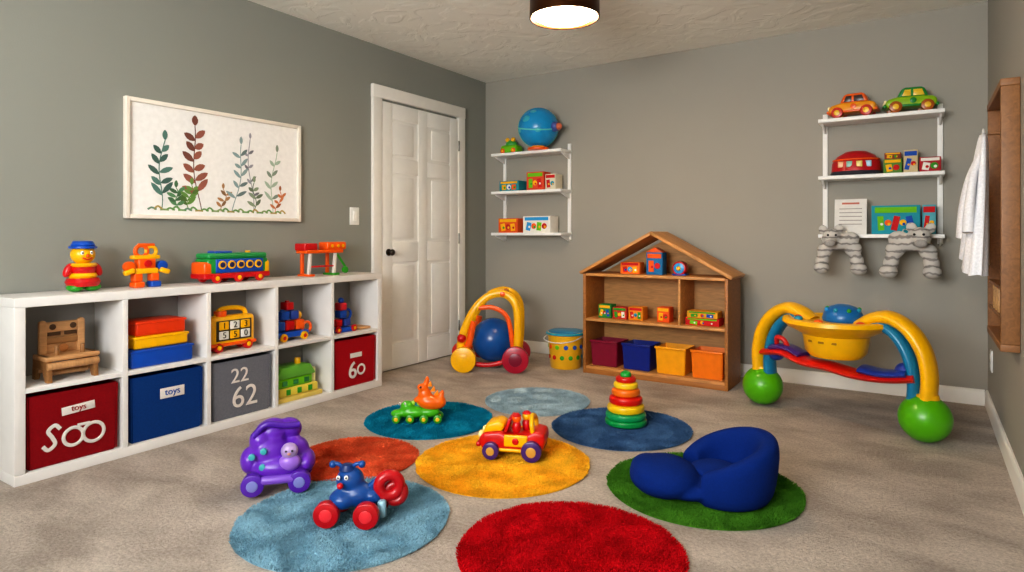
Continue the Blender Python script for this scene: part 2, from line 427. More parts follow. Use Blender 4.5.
# ---------------- toys on unit top ----------------
XT = -3.25
r = root('stacking_clown_figure', (XT, 1.349, UH), 90)
for s in (-1, 1): sph(r, 'shoe', (.035, .04, .02), (s*.035, -.008, .02), M(GRN))
lathe(r, 'skirt', [(0, .02), (.062, .025), (.07, .045), (.062, .062), (0, .065)], (0, 0, 0), M(RED))
lathe(r, 'green_ring', [(0, .06), (.05, .06), (.058, .072), (.05, .085), (0, .085)], (0, 0, 0), M(YEL))
lathe(r, 'red_ring', [(0, .083), (.045, .083), (.053, .1), (.045, .115), (0, .115)], (0, 0, 0), M(RED))
lathe(r, 'collar', [(0, .112), (.05, .114), (.058, .122), (.05, .13), (0, .132)], (0, 0, 0), M(YEL))
for s in (-1, 1): sph(r, 'arm', (.018, .018, .034), (s*.06, 0, .1), M(RED), (0, -s*25, 0))
sph(r, 'head', (.05, .046, .045), (0, 0, .17), M(YEL)); eyes(r, 0, -.04, .178, .018, .008)
sph(r, 'nose', .008, (0, -.048, .165), M(ORG)); tube(r, 'smile', [(-.02, -.044, .156), (0, -.05, .148), (.02, -.044, .156)], .003, M(RED))
cyl(r, 'hat_brim', .056, .012, (0, 0, .203), M(BLUE), 'z', .004); cyl(r, 'hat_crown', .048, .026, (0, 0, .22), M(BLUE), r2=.042, bev=.008)

r = root('block_robot', (XT, 1.626, UH), 90)
for s in (-1, 1):
    box(r, 'foot', (.05, .06, .03), (s*.04, -.005, .015), M(ORG if s < 0 else BLUE), .008)
    box(r, 'leg', (.04, .045, .04), (s*.04, 0, .05), M(ORG), .006)
    cyl(r, 'arm_disc', .026, .035, (s*.078, -.005, .105), M(ORG if s < 0 else BLUE), 'y', .006)
    box(r, 'forearm', (.05, .03, .025), (s*.085, -.02, .08), M(YEL), .008, rot=(0, s*20, 0))
box(r, 'hips', (.11, .05, .028), (0, 0, .082), M(YEL), .006)
box(r, 'torso', (.085, .05, .05), (0, 0, .118), M(ORG), .008); cyl(r, 'belly_button', .018, .012, (0, -.03, .118), M(RED), 'y')
box(r, 'shoulders', (.13, .045, .02), (0, 0, .15), M(YEL), .006)
tor(r, 'head_ring', .028, .01, (-.018, 0, .18), M(ORG), 'y'); tor(r, 'head_ring', .024, .009, (.03, 0, .178), M(YEL), 'y')
cyl(r, 'cap_bar', .009, .08, (.005, 0, .21), M(ORG), 'x')

r = root('toy_bus', (XT, 2.095, UH), 90)
box(r, 'chassis', (.40, .14, .03), (0, 0, .038), M(RED), .008)
box(r, 'body', (.37, .13, .085), (.005, 0, .09), M('#1c8c3c'), .014)
box(r, 'front_cab', (.05, .132, .07), (-.175, 0, .08), M(ORG), .014); box(r, 'rear_cab', (.04, .132, .07), (.18, 0, .08), M(YEL), .012)
box(r, 'side_panel', (.29, .012, .075), (.01, -.064, .092), M(BLUE), .006)
for i in range(5):
    cyl(r, 'window_ring', .023, .01, (-.1+.055*i, -.071, .098), M(YEL), 'y', .002); cyl(r, 'window', .015, .012, (-.1+.055*i, -.072, .098), M('#2a2a5a'), 'y', .002)
box(r, 'roof', (.36, .128, .03), (.005, 0, .146), M('#20904a'), .012)
box(r, 'roof_hatch', (.10, .08, .014), (-.07, 0, .165), M(BLUE), .005); cyl(r, 'roof_light', .014, .014, (.1, 0, .165), M(YEL))
for x in (-.13, .0, .13):
    for y in (-.066, .066): wheel(r, x, y, .026, .026, .022, RED, YEL)

r = root('toy_crane_bridge', (XT, 2.735, UH), 90)
for x in (-.13, .07):
    box(r, 'leg', (.02, .02, .15), (x, -.03, .075), M('#d8d0c8'), .004, rot=(0, 5, 0)); box(r, 'leg_rear', (.02, .02, .15), (x, .04, .075), M(ORG), .004)
    box(r, 'foot', (.05, .11, .014), (x, 0, .007), M(ORG if x < 0 else GRN), .005)
box(r, 'deck', (.3, .1, .022), (-.02, 0, .155), M(ORG), .006)
box(r, 'deck_red', (.10, .1, .045), (-.13, 0, .185), M(RED), .008); box(r, 'deck_orange', (.16, .09, .05), (.08, 0, .19), M(ORG), .01)
for x in (.04, .09, .13): cyl(r, 'hole', .01, .004, (x, -.046, .19), M(YEL), 'y', .001)
tube(r, 'crane_arm', [(.09, -.02, .15), (.13, -.02, .1), (.17, -.02, .05)], .008, M(GRN)); cyl(r, 'pulley', .022, .02, (.16, -.03, .03), M(GRN), 'y')
cyl(r, 'cross_rod', .006, .2, (-.03, -.03, .06), M(RED), 'x')

# ---------------- cubby contents ----------------
XC = UF-.15
wd = M('#c09060', 'wood'); wd2 = M('#94683c', 'wood'); wd3 = M('#4a3018', 'wood')
r = root('wooden_toy_workbench', (XC+.04, cub(0)-.0, ZM), 90)
for s in (-1, 1): prism(r, 'back_post', [(-.016, .03), (.016, .03), (.014, .25), (0, .258), (-.014, .25)], .022, (s*.075, .03, 0), wd, .004)
box(r, 'top_rail', (.17, .02, .045), (0, .03, .225), wd, .006); box(r, 'mid_rail', (.14, .016, .03), (0, .03, .165), wd2, .004); box(r, 'back_board', (.14, .008, .14), (0, .036, .15), wd, .002)
for x in (-.04, .04): cyl(r, 'round_hole', .013, .004, (x, .018, .226), wd3, 'y', .001); box(r, 'slot', (.05, .004, .016), (x*.8, .024, .195), wd3, .001)
cyl(r, 'turn_knob', .018, .02, (0, .015, .13), M('#a86a34', 'wood'), 'y')
box(r, 'bench_top', (.21, .14, .02), (0, -.02, .1), wd, .005)
for s in (-1, 1):
    prism(r, 'side_leg', [(-.08, 0), (-.05, 0), (-.02, .05), (.03, .05), (.05, 0), (.08, 0), (.07, .11), (-.07, .11)], .02, (s*.09, -.01, 0), wd2, .003, rot=(0, 0, 90))
    cyl(r, 'peg', .009, .05, (s*.05, -.05, .125), wd2)
cyl(r, 'mallet_bar', .016, .2, (0, -.085, .07), wd, 'x'); cyl(r, 'low_bar', .012, .17, (0, -.02, .03), wd, 'x')
r = root('storage_blocks_stack', (XC+.03, cub(1)-.02, ZM), 90)
for nm, s, z, c in [('blue_crate', (.30, .2, .085), .0425, BLUE), ('yellow_crate', (.26, .18, .06), .117, YEL), ('orange_crate', (.24, .17, .07), .183, '#e03c10')]:
    box(r, nm, s, (0, 0, z), M(c), .01); box(r, nm+'_lip', (s[0]+.008, s[1]+.008, .012), (0, 0, z+s[2]/2-.008), M(c), .004)
r = root('toy_counting_clock', (XC+.04, cub(2)-.02, ZM), 90); r.scale = (1.1,)*3
box(r, 'body', (.24, .08, .15), (0, 0, .1), M(YEL), .02)
tube(r, 'arch_handle', [(-.08, 0, .16), (-.05, 0, .205), (.03, 0, .21), (.08, 0, .195), (.09, 0, .16)], .012, M(YEL))
box(r, 'screen', (.19, .01, .1), (0, -.04, .105), M('#3a3020'), .004)
for i in range(3):
    for j in range(2): box(r, 'number_tile', (.05, .008, .04), (-.058+.058*i, -.046, .083+.047*j), M(YEL if (i+j) % 2 else WHT), .004)
for i, s in enumerate('123550'): text(r, 'numeral', s, .042, (-.058+.058*(i % 3), -.051, .13-.047*(i//3)), M(BLK), off=0)
cyl(r, 'bell', .03, .03, (-.05, 0, .185), M(ORG))
for x in (-.08, .08): wheel(r, x, -.03, .024, .024, .03, RED, YEL); wheel(r, x, .03, .024, .024, .03, RED, YEL)
box(r, 'base', (.25, .09, .018), (0, 0, .036), M(ORG), .006)
r = root('block_castle_train', (XC+.04, cub(3)-.04, ZM), 90); r.scale = (1.12,)*3
box(r, 'wagon', (.2, .09, .03), (0, 0, .035), M(BLUE), .006)
for x in (-.065, .065): wheel(r, x, -.045, .022, .022, .02, YEL, RED); wheel(r, x, .045, .022, .022, .02, YEL, RED)
for x, z, c, s in [(-.07, .08, BLUE, .055), (-.01, .08, RED, .055), (.055, .08, ORG, .055), (-.04, .135, BLUE, .05), (.02, .135, '#28469a', .05), (-.01, .185, RED, .045)]:
    box(r, 'block', (s, .06, s-.004), (x, 0, z), M(c), .006); cyl(r, 'stud', .012, .012, (x, 0, z+s/2), M(c))
sph(r, 'yellow_ball', .024, (.055, 0, .13), M(YEL)); tor(r, 'ring', .028, .008, (.1, -.02, .06), M(ORG), 'y')
r = root('toy_block_tower', (XC+.05, cub(4)-.05, ZM), 90); r.scale = (1.1,)*3
box(r, 'base', (.13, .09, .028), (0, 0, .014), M(BLUE), .006); wheel(r, .06, -.045, .02, .02, .02, RED, YEL); wheel(r, -.06, -.045, .02, .02, .02, RED, YEL)
for x, z, c in [(-.035, .055, RED), (.03, .055, '#28469a'), (0, .105, BLUE), (.0, .15, '#c02030')]: box(r, 'block', (.05, .055, .044), (x, 0, z), M(c), .007)
tor(r, 'loop', .03, .008, (.045, 0, .1), M(BLUE), 'y'); sph(r, 'knob', .018, (0, 0, .185), M(BLUE))
box(root('wood_tray', (XC+.04, cub(4)+.12, ZM), 90), 'tray', (.09, .12, .018), (0, 0, .009), wd, .004)
r = root('toy_farm_house', (XC+.04, cub(3)-.01, ZB), 90); r.scale = (1.12,)*3
box(r, 'base_tray', (.29, .14, .025), (0, 0, .0125), M('#d8c060'), .006)
box(r, 'lower_block', (.25, .11, .045), (.0, 0, .048), M('#e0cc50'), .008); box(r, 'middle_block', (.22, .1, .05), (-.02, 0, .095), M(LGRN), .008)
for x in (-.09, -.02, .05): box(r, 'window', (.03, .006, .026), (x, -.052, .095), M('#2a7a40'), .002); box(r, 'door', (.026, .006, .03), (x+.02, -.056, .047), M(GRN), .002)
prism(r, 'green_roof', [(-.13, 0), (.13, 0), (.09, .06), (-.09, .06)], .12, (-.02, 0, .12), M('#64a83c'), .008)
cyl(r, 'chimney', .016, .04, (.03, 0, .19), M(YEL)); cyl(r, 'silo', .028, .12, (.115, 0, .085), M('#dfe0a0'), bev=.01)

# ---------------- rugs: backing disc + real pile tufts, one mesh each ----------------
def rug(name, x, y, r, col, seed=0):
    rnd = random.Random(seed); V = []; F = []
    ns, nr = 120, 12
    V.append((0, 0, .007))
    for i in range(1, nr+1):
        for j in range(ns):
            a = 2*math.pi*j/ns; rr = (r-.004)*i/nr
            V.append((rr*math.cos(a), rr*math.sin(a), .007 if i < nr else .005))
    for j in range(ns): V.append(((r-.004)*math.cos(2*math.pi*j/ns), (r-.004)*math.sin(2*math.pi*j/ns), .0005))
    for j in range(ns): F.append((0, 1+j, 1+(j+1) % ns))
    for i in range(nr):
        for j in range(ns):
            a, b_ = 1+i*ns+j, 1+i*ns+(j+1) % ns
            F.append((a, a+ns, b_+ns, b_))
    n = int(62000*r*r/.14)
    for k in range(n):
        q = math.sqrt(rnd.random()); a = rnd.random()*2*math.pi
        px, py = q*r*math.cos(a), q*r*math.sin(a)
        dirn = 6*noise.noise(Vector((px*7+seed*5, py*7, seed)))
        lx = .0035*math.cos(dirn)+rnd.gauss(0, .0016); ly = .0035*math.sin(dirn)+rnd.gauss(0, .0016)
        if q > .975: lx += .004*math.cos(a); ly += .004*math.sin(a)
        h = .0125+rnd.uniform(-.002, .0015); wv_ = rnd.uniform(.0011, .0018); b_ = rnd.random()*math.pi
        wx, wy = wv_*math.cos(b_), wv_*math.sin(b_); s = len(V)
        V += [(px-wx, py-wy, .004), (px+wx, py+wy, .004), (px+lx+wx*.7, py+ly+wy*.7, h), (px+lx-wx*.7, py+ly-wy*.7, h)]
        F.append((s, s+1, s+2, s+3))
    me = bpy.data.meshes.new(name); me.from_pydata(V, [], F); me.materials.append(M(col, 'plush'))
    o = bpy.data.objects.new(name, me); COL.objects.link(o); o.location = (x, y, 0)
rug('round_rug', -2.19, 2.03, .285, '#d8603a', seed=1)
rug('round_rug.001', -2.309, 2.684, .350, '#0e86a4', seed=2)
rug('round_rug.002', -2.0, 3.34, .32, '#a8bcc4', seed=3)
rug('round_rug.003', -1.352, 3.126, .363, '#4a6c94', seed=4)
rug('round_rug.004', -1.591, 2.357, .388, '#f4bc30', seed=5)
rug('round_rug.005', -1.757, 1.575, .375, '#88b0c2', seed=6)
rug('round_rug.006', -.961, 1.813, .366, '#bc0a18', seed=7)
rug('round_rug.007', -.758, 2.575, .382, '#4a8024', seed=8)
ZR = .0155

# ---------------- floor toys ----------------
VY = 33.2
r = root('purple_ride_on_toy', (-2.185, 1.62, ZR), VY+15); r.scale = (.96, .96, .95)
pm = M('#6428b0'); pm2 = M('#4c1c98'); lil = M('#9468cc')
blob(r, 'body', [((0, .0, .095), (.125, .095, .06)), ((-.04, .01, .15), (.085, .08, .07)), ((.06, .02, .14), (.06, .06, .06)), ((-.035, .03, .225), (.07, .06, .055), (0, -15, 0)), ((.04, .04, .235), (.05, .05, .04), (0, 25, 0)), ((-.075, .0, .20), (.045, .05, .05)), ((-.115, .0, .12), (.04, .06, .055)), ((.11, 0, .1), (.035, .07, .045))], pm, .006, 4)
tube(r, 'saddle_ridge', [(-.1, -.03, .225), (-.05, -.03, .272), (.02, -.02, .26), (.08, -.01, .258)], .014, pm2)
sph(r, 'front_face', (.034, .026, .034), (.045, -.072, .168), M('#a890c0')); sph(r, 'front_belly', (.044, .03, .036), (.045, -.07, .12), lil)
for s in (-1, 1): sph(r, 'eye', .0045, (.045+s*.012, -.097, .174), M(BLK), seg=10)
sph(r, 'beak', (.007, .01, .005), (.045, -.099, .163), M('#c89078'), seg=12)
for x in (-.095, .085):
    for y in (-.085, .085): wheel(r, x, y, .045, .045, .045, '#5424a0', '#7c80c0')
for x, z in [(-.1, .155), (-.06, .11), (-.055, .175)]: cyl(r, 'spot', .013, .016, (x, -.075, z), M('#40a0a8'), 'y')
box(r, 'front_bumper', (.14, .04, .035), (0, -.09, .06), M('#7c50c0'), .016)

r = root('blue_bug_tractor', (-1.693, 1.585, ZR), VY)
bm_ = M('#0c4488'); rm = M('#b00c18')
blob(r, 'body', [((-.01, 0, .09), (.07, .05, .045)), ((-.03, 0, .14), (.05, .045, .045)), ((-.05, -.02, .08), (.05, .05, .035)), ((.05, 0, .085), (.04, .04, .03))], bm_, .006)
for x, y, rr in [(-.095, -.065, .045), (.045, -.075, .045), (-.075, .065, .04), (.06, .065, .04)]: wheel(r, x, y, rr, rr, .035, '#ac0c18', '#d83038')
tor(r, 'red_loop', .036, .02, (.11, .0, .12), rm, rot=(90, 0, 15)); tor(r, 'red_loop', .03, .017, (.13, .01, .09), M('#980c14'), rot=(80, 30, 0))
tube(r, 'loop_arm', [(.03, 0, .1), (.06, 0, .13), (.09, 0, .14)], .014, bm_)
eyes(r, -.045, -.05, .165, .014, .007)
for s in (-1, 1):
    tube(r, 'antenna', [(-.04+s*.015, 0, .18), (-.04+s*.03, 0, .195), (-.04+s*.05, 0, .198)], .007, bm_); sph(r, 'antenna_tip', .013, (-.04+s*.052, 0, .195), bm_)
cyl(r, 'hat', .03, .02, (-.04, 0, .185), M('#0c2c64'), r2=.02)
sph(r, 'nose', .011, (-.05, -.06, .14), M(RED)); box(r, 'pale_leg', (.03, .03, .06), (.09, -.03, .05), M('#90b8c8'), .01)
cyl(r, 'axle', .008, .14, (-.085, 0, .045), bm_, 'y'); cyl(r, 'axle', .008, .14, (.052, 0, .045), bm_, 'y')

r = root('dinosaur_pull_toy', (-2.30, 2.59, ZR), VY); r.scale = (1.06,)*3
gm = M('#48b018'); om = M('#f06a0c')
blob(r, 'green_dinosaur', [((-.03, 0, .05), (.085, .042, .03)), ((-.105, -.01, .045), (.04, .03, .02)), ((-.06, 0, .08), (.035, .035, .028)), ((.05, 0, .05), (.06, .035, .028))], gm, .006)
for x in (-.11, -.04, .03, .1):
    for y in (-.035, .035): wheel(r, x, y, .022, .022, .02, '#3c9a28', '#f0c020')
eyes(r, -.08, -.026, .098, .013, .006)
for i in range(3): sph(r, 'spine', (.012, .008, .014), (-.06+.03*i, 0, .095), M('#a8d848'), seg=12)
blob(r, 'orange_dinosaur', [((.055, 0, .1), (.065, .04, .04), (0, 10, 0)), ((.03, 0, .14), (.035, .03, .035), (0, 30, 0)), ((.02, -.005, .175), (.03, .022, .022), (0, 15, 0)), ((.04, 0, .205), (.014, .014, .03), (0, 10, 0)), ((.10, 0, .1), (.04, .032, .035)), ((.115, 0, .135), (.015, .015, .03), (0, 15, 0)), ((-.005, 0, .115), (.025, .02, .015), (0, -20, 0))], om, .006)
for i, (x, z) in enumerate([(.055, .18), (.072, .155), (.09, .135)]): prism(r, 'back_plate', [(-.014, 0), (.014, 0), (.006, .03)], .012, (x, 0, z), M('#f89018'), .002)
sph(r, 'eye', .006, (.012, -.026, .182), M(BLK), seg=12)

def toycar(name, loc, rz, body, roof, wh, hub, s=1.0, win='#3a2a2a'):
    r = root(name, loc, rz); r.scale = (s, s, s)
    prism(r, 'body', [(-.135, .035), (.135, .035), (.14, .075), (.12, .095), (.07, .10), (-.07, .10), (-.12, .088), (-.142, .07)], .13, (0, 0, 0), M(body), .014, seg=3)
    prism(r, 'cabin', [(-.075, .095), (.095, .095), (.075, .148), (.055, .158), (-.03, .158), (-.05, .15)], .11, (0, 0, 0), M(roof), .012, seg=3)
    for y in (-1, 1):
        prism(r, 'window', [(-.05, .103), (-.002, .103), (-.002, .142), (-.034, .142)], .004, (0, y*.0555, 0), M(win), .001)
        prism(r, 'window', [(.012, .103), (.072, .103), (.058, .142), (.012, .142)], .004, (0, y*.0555, 0), M(win), .001)
        cyl(r, 'door_emblem', .018, .006, (.01, y*.066, .072), M(roof), 'y', .002)
        box(r, 'sill', (.11, .01, .014), (0, y*.066, .042), M(roof), .004)
    for x in (-.085, .085):
        for y in (-.066, .066): wheel(r, x, y, .036, .036, .03, wh, hub)
    for y in (-.04, .04): sph(r, 'headlight', (.01, .016, .014), (-.138, y, .072), M('#fff2c0'), seg=16)
    box(r, 'bumper', (.02, .12, .02), (-.142, 0, .045), M(roof), .007); box(r, 'bumper', (.02, .12, .02), (.138, 0, .045), M(roof), .007)
    return r
r = root('toy_convertible_car', (-1.585, 2.44, ZR), VY-12); r.scale = (1.08,)*3
prism(r, 'body', [(-.13, .035), (.13, .035), (.142, .08), (.14, .115), (.10, .125), (.06, .105), (-.02, .10), (-.05, .115), (-.12, .105), (-.142, .08)], .13, (0, 0, 0), M('#c8140c'), .014, seg=3)
prism(r, 'yellow_hood', [(-.13, .095), (-.04, .11), (-.03, .14), (-.06, .155), (-.11, .14)], .1, (0, 0, 0), M(YEL), .012, seg=3)
for y in (-1, 1):
    box(r, 'yellow_door', (.1, .012, .05), (.02, y*.065, .08), M(YEL), .012); cyl(r, 'door_emblem', .014, .01, (.02, y*.071, .08), M(RED), 'y', .002); box(r, 'sill', (.12, .014, .014), (0, y*.064, .04), M(YEL), .005)
prism(r, 'windshield_frame', [(-.035, .11), (-.02, .11), (.0, .165), (-.015, .168)], .11, (0, 0, 0), M(RED), .004)
tube(r, 'roll_bar', [(.09, -.05, .11), (.085, -.05, .15), (.08, 0, .172), (.085, .05, .15), (.09, .05, .11)], .01, M(YEL), ref=(1, 0, 0))
for x, y, c, c2 in [(.015, -.02, ORG, RED), (.05, .025, YEL, RED)]:
    sph(r, 'passenger_body', (.02, .02, .03), (x, y, .125), M(c2)); sph(r, 'passenger_head', .02, (x, y, .162), M(c)); cyl(r, 'passenger_cap', .02, .012, (x, y, .178), M(c2), r2=.012)
for x, rr in ((-.085, .036), (.088, .043)):
    for y in (-.07, .07): wheel(r, x, y, rr, rr, .034, '#44286c', '#c89840')
for y in (-.035, .035): sph(r, 'headlight', (.012, .018, .018), (-.136, y, .09), M('#f8e8a0'), seg=16)
box(r, 'bumper', (.02, .13, .02), (-.142, 0, .055), M(RED), .007); box(r, 'front_emblem', (.01, .04, .02), (-.142, 0, .08), M(YEL), .004)

r = root('ring_stacking_toy', (-1.343, 3.17, ZR), 0)
def ring(nm, R_, h, z, c): lathe(r, nm, [(.01, z), (R_-h*.35, z), (R_-h*.08, z+h*.2), (R_, z+h*.5), (R_-h*.08, z+h*.8), (R_-h*.35, z+h), (.01, z+h)], (0, 0, 0), M(c))
ring('base', .112, .035, 0, '#0a9048'); ring('green_ring', .108, .035, .033, '#109858'); ring('yellow_ring', .1, .045, .066, '#ecc010'); ring('red_ring', .09, .045, .109, '#d01408')
ring('amber_ring', .077, .042, .152, '#e87010'); ring('yellow_ring_b', .066, .035, .192, '#ecc420'); ring('red_ring_b', .055, .03, .225, '#c81008'); sph(r, 'green_cap', (.03, .03, .024), (0, 0, .262), M('#1c9838'))
cyl(r, 'post', .012, .25, (0, 0, .13), M(WHT))

# blue floor seat: low bucket
r = root('toddler_floor_seat', (-.735, 2.465, ZR), VY-2); r.scale = (.93, .93, .9)
nm_ = M('#062870', 'fabric')
bm = bmesh.new(); NA = 64; sec = []
for i in range(NA+1):
    a = rad(-135+270*i/NA)
    k = max(0, math.cos(a*.58))
    H = .12+.15*k**1.2
    base = Vector((.10+.15*math.cos(a), .165*math.sin(a), 0)); out = Vector((math.cos(a), math.sin(a), 0)); th = .045
    ring_ = []
    for j in range(20):
        u = 2*math.pi*j/20; ce, se = math.cos(u), math.sin(u)
        ce = math.copysign(abs(ce)**.7, ce); se = math.copysign(abs(se)**.7, se)
        lean = .03*k*(.5+.5*se)
        ring_.append(bm.verts.new(base+out*(th*ce+lean)+Vector((0, 0, .003+H*(.5+.5*se)))))
    sec.append(ring_)
for a, b_ in zip(sec[:-1], sec[1:]):
    for j in range(20): bm.faces.new((a[j], a[(j+1) % 20], b_[(j+1) % 20], b_[j]))
bm.faces.new(sec[0]); bm.faces.new(sec[-1])
bmesh.ops.recalc_face_normals(bm, faces=bm.faces)
def ell(c, rs, ro=(0, 0, 0)):
    q = bmesh.ops.create_uvsphere(bm, u_segments=24, v_segments=14, radius=1)
    Mx = Matrix.Translation(c) @ Euler([rad(a) for a in ro]).to_matrix().to_4x4() @ Matrix.Diagonal((rs[0], rs[1], rs[2], 1))
    bmesh.ops.transform(bm, matrix=Mx, verts=q['verts'])
ell((.08, 0, .06), (.18, .17, .055)); ell((-.15, -.01, .085), (.145, .165, .08)); ell((-.05, 0, .055), (.16, .17, .05)); ell((-.20, -.01, .10), (.09, .14, .065), (0, 8, 0))
o = fin(bm, 'upholstery', r, nm_, ang=180, recalc=False)
md = o.modifiers.new('fuse', 'REMESH'); md.mode = 'VOXEL'; md.voxel_size = .008; md.use_smooth_shade = True
s_ = o.modifiers.new('soft', 'SMOOTH'); s_.iterations = 5; s_.factor = .5
blob(r, 'seat_pad', [((.06, 0, .11), (.1, .1, .03))], nm_, .008)

# ---------------- ball walker in corner ----------------
ym = M(YEL)
r = root('ball_push_walker', (-2.83, 4.0, 0), VY-5)
sph(r, 'blue_ball', .17, (.03, .02, .215), M('#0a5098', 'plastic', .25), seg=40)
for y in (-.15, .17):
    tube(r, 'side_arch', [(-.2, y, .09), (-.19, y, .25), (-.11, y, .44), (.0, y*.9, .56), (.13, y*.9, .585), (.22, y, .5), (.235, y, .3), (.22, y, .12)], .018, ym, rh=.03)
    tube(r, 'orange_strut', [(-.2, y, .1), (-.14, y, .2), (-.1, y, .38)], .019, M(ORG), rh=.026)
    tube(r, 'base_rail', [(-.22, y, .085), (0, y, .05), (.22, y, .1)], .014, M(RED), rh=.018)
tube(r, 'inner_arch', [(-.06, -.15, .48), (.06, -.15, .48), (.16, -.15, .4), (.2, -.15, .17)], .012, M(ORG), rh=.018)
cyl(r, 'push_handle', .02, .34, (.12, .01, .585), M(ORG), 'y'); cyl(r, 'push_grip', .024, .2, (-.03, .01, .55), M(BLUE), 'y')
cyl(r, 'axle', .012, .34, (-.2, .01, .095), M(RED), 'y'); cyl(r, 'axle', .012, .34, (.22, .01, .105), M(RED), 'y')
for x, y, rr, c, h_ in [(-.17, -.19, .095, YEL, YEL), (.22, -.185, .1, '#a81030', '#7c1030'), (-.24, .19, .085, RED, YEL), (.22, .21, .09, '#b01838', YEL)]:
    wheel(r, x, y, rr, rr, .05, c, h_)
sph(r, 'rattle', .035, (-.19, -.155, .25), M(RED))

# ---------------- toy bucket ----------------
r = root('toy_bucket', (-2.345, 4.35, 0), 0)
lathe(r, 'pail', [(0, .0), (.115, .0), (.12, .006), (.14, .255), (.148, .26), (.148, .275), (.138, .277), (.13, .27), (.11, .02), (0, .015)], (0, 0, 0), M('#e8b020'))
tor(r, 'rim', .146, .009, (0, 0, .268), M('#1c98b0'))
lathe(r, 'lid', [(0, .272), (.13, .27), (.135, .28), (.12, .288), (0, .29)], (0, 0, 0), M('#1a88b8'))
for i in range(12):
    a = 2*math.pi*i/12
    for z, c in [(.09, random.choice([RED, TEAL, GRN])), (.17, random.choice([BLUE, ORG, LGRN]))]:
        R_ = .12+.02*z/.255+.001
        a2 = a+z*3
        cyl(r, 'printed_dot', .017, .004, (R_*math.cos(a2), R_*math.sin(a2), z), M(c, 'paper'), rot=(0, 86, math.degrees(a2)), bev=.001)
tube(r, 'bail', [(-.15, 0, .25), (-.12, -.13, .225), (0, -.17, .21), (.12, -.13, .225), (.15, 0, .25)], .004, M('#d8d8d8'), ref=(0, 0, 1))

# ---------------- dollhouse shelf ----------------
DX0, DX1, DY0, DY1 = -2.139, -1.079, 4.24, 4.58
r = root('dollhouse_bookshelf', ((DX0+DX1)/2, (DY0+DY1)/2, 0), 0)
dw = DX1-DX0; dd = DY1-DY0; ow = M('#a86c30', 'wood'); owl = M('#cc9050', 'wood'); obk = M('#b88850', 'wood')
for s in (-1, 1): box(r, 'side_panel', (.022, dd, .74), (s*(dw/2-.011), 0, .37), ow, .002, )
for nm, z in [('bottom_shelf', .045), ('middle_shelf', .40), ('attic_floor', .735)]: box(r, nm, (dw-.044, dd-.01, .02), (0, 0, z), owl, .002)
box(r, 'plinth', (dw-.044, .016, .036), (0, -dd/2+.012, .018), ow, .002)
box(r, 'divider', (.016, dd-.02, .315), (.20, 0, .5675), owl, .002)
hz_ = .295
prism(r, 'back_panel', [(-dw/2+.02, .02), (dw/2-.02, .02), (dw/2-.02, .74), (0, .74+hz_-.035), (-dw/2+.02, .74)], .008, (0, dd/2-.006, 0), obk, 0)
al = math.degrees(math.atan2(hz_, dw/2+.02)); Ls = math.hypot(hz_, dw/2+.02)
for s in (-1, 1):
    box(r, 'roof_board', (Ls+.012, dd+.01, .022), (s*(dw/4+.01), 0, .74+hz_/2+.008), owl, .002, rot=(0, s*al, 0))
DYF = DY0+.13
def bin2(name, x, col, i=0):
    q = root(name, (x, DYF+.02, .0555)); m = M(col)
    bm = bmesh.new(); addbox(bm, (.215, .22, .19), (0, 0, .095))
    for v in bm.verts:
        if v.co.z < .01: v.co.x *= .92; v.co.y *= .92
    top = [f for f in bm.faces if f.calc_center_median().z > .18]
    bmesh.ops.inset_region(bm, faces=top, thickness=.012)
    for v in top[0].verts: v.co.z = .03; v.co.x *= .9; v.co.y *= .9
    bmesh.ops.bevel(bm, geom=list(bm.edges), offset=.006, segments=2, affect='EDGES')
    fin(bm, 'tub', q, m)
    box(q, 'front_lip', (.222, .016, .018), (0, -.114, .183), m, .006)
xs = [DX0+.15+.253*i for i in range(4)]
for x, c, n_ in zip(xs, ['#800c30', '#0c2480', '#f0a410', '#f07c10'], ['crimson_toy_bin', 'blue_toy_bin', 'amber_toy_bin', 'orange_toy_bin']): bin2(n_, x, c)
zz = .4105
toybox('picture_block_box', (-2.0, DYF, zz), .1, .1, .1, '#2a8a38', [YEL, RED, BLUE], seed=2)
toybox('picture_block_box.001', (-1.88, DYF, zz), .11, .1, .085, '#c03020', [GRN, YEL, WHT], seed=3)
toybox('picture_block_box.002', (-1.755, DYF, zz), .11, .1, .095, '#e08810', [RED, TEAL, GRN], seed=4)
toybox('puzzle_cube_box', (-1.55, DYF, zz), .09, .09, .105, '#e85a10', [YEL, RED], seed=5)
toybox('board_game_box', (-1.27, DYF, zz), .23, .12, .05, '#c81818', [LGRN, YEL, RED], seed=6)
toybox('board_game_box.001', (-1.27, DYF, zz+.051), .21, .12, .045, '#e0a020', [GRN, RED, BLUE], seed=7)
za = .7455
toybox('alphabet_box', (-1.80, DYF, za), .15, .09, .085, '#e87018', [RED, SKY, YEL], seed=8)
q = toybox('toy_house_box', (-1.615, DYF, za), .12, .09, .16, '#1870a8', [ORG, RED], seed=9)
prism(q, 'roof', [(-.063, .16), (.063, .16), (0, .195)], .095, (0, 0, 0), M(ORG), .003)
q = root('round_drum_toy', (-1.44, DYF, za))
cyl(q, 'drum', .05, .07, (0, 0, .05), M(RED), 'y', .008); cyl(q, 'drum_face', .038, .078, (0, 0, .05), M(SKY), 'y', .004); sph(q, 'centre', (.016, .01, .016), (0, -.04, .05), M(YEL)); box(q, 'stand', (.1, .07, .012), (0, 0, .006), M(BLUE), .004)

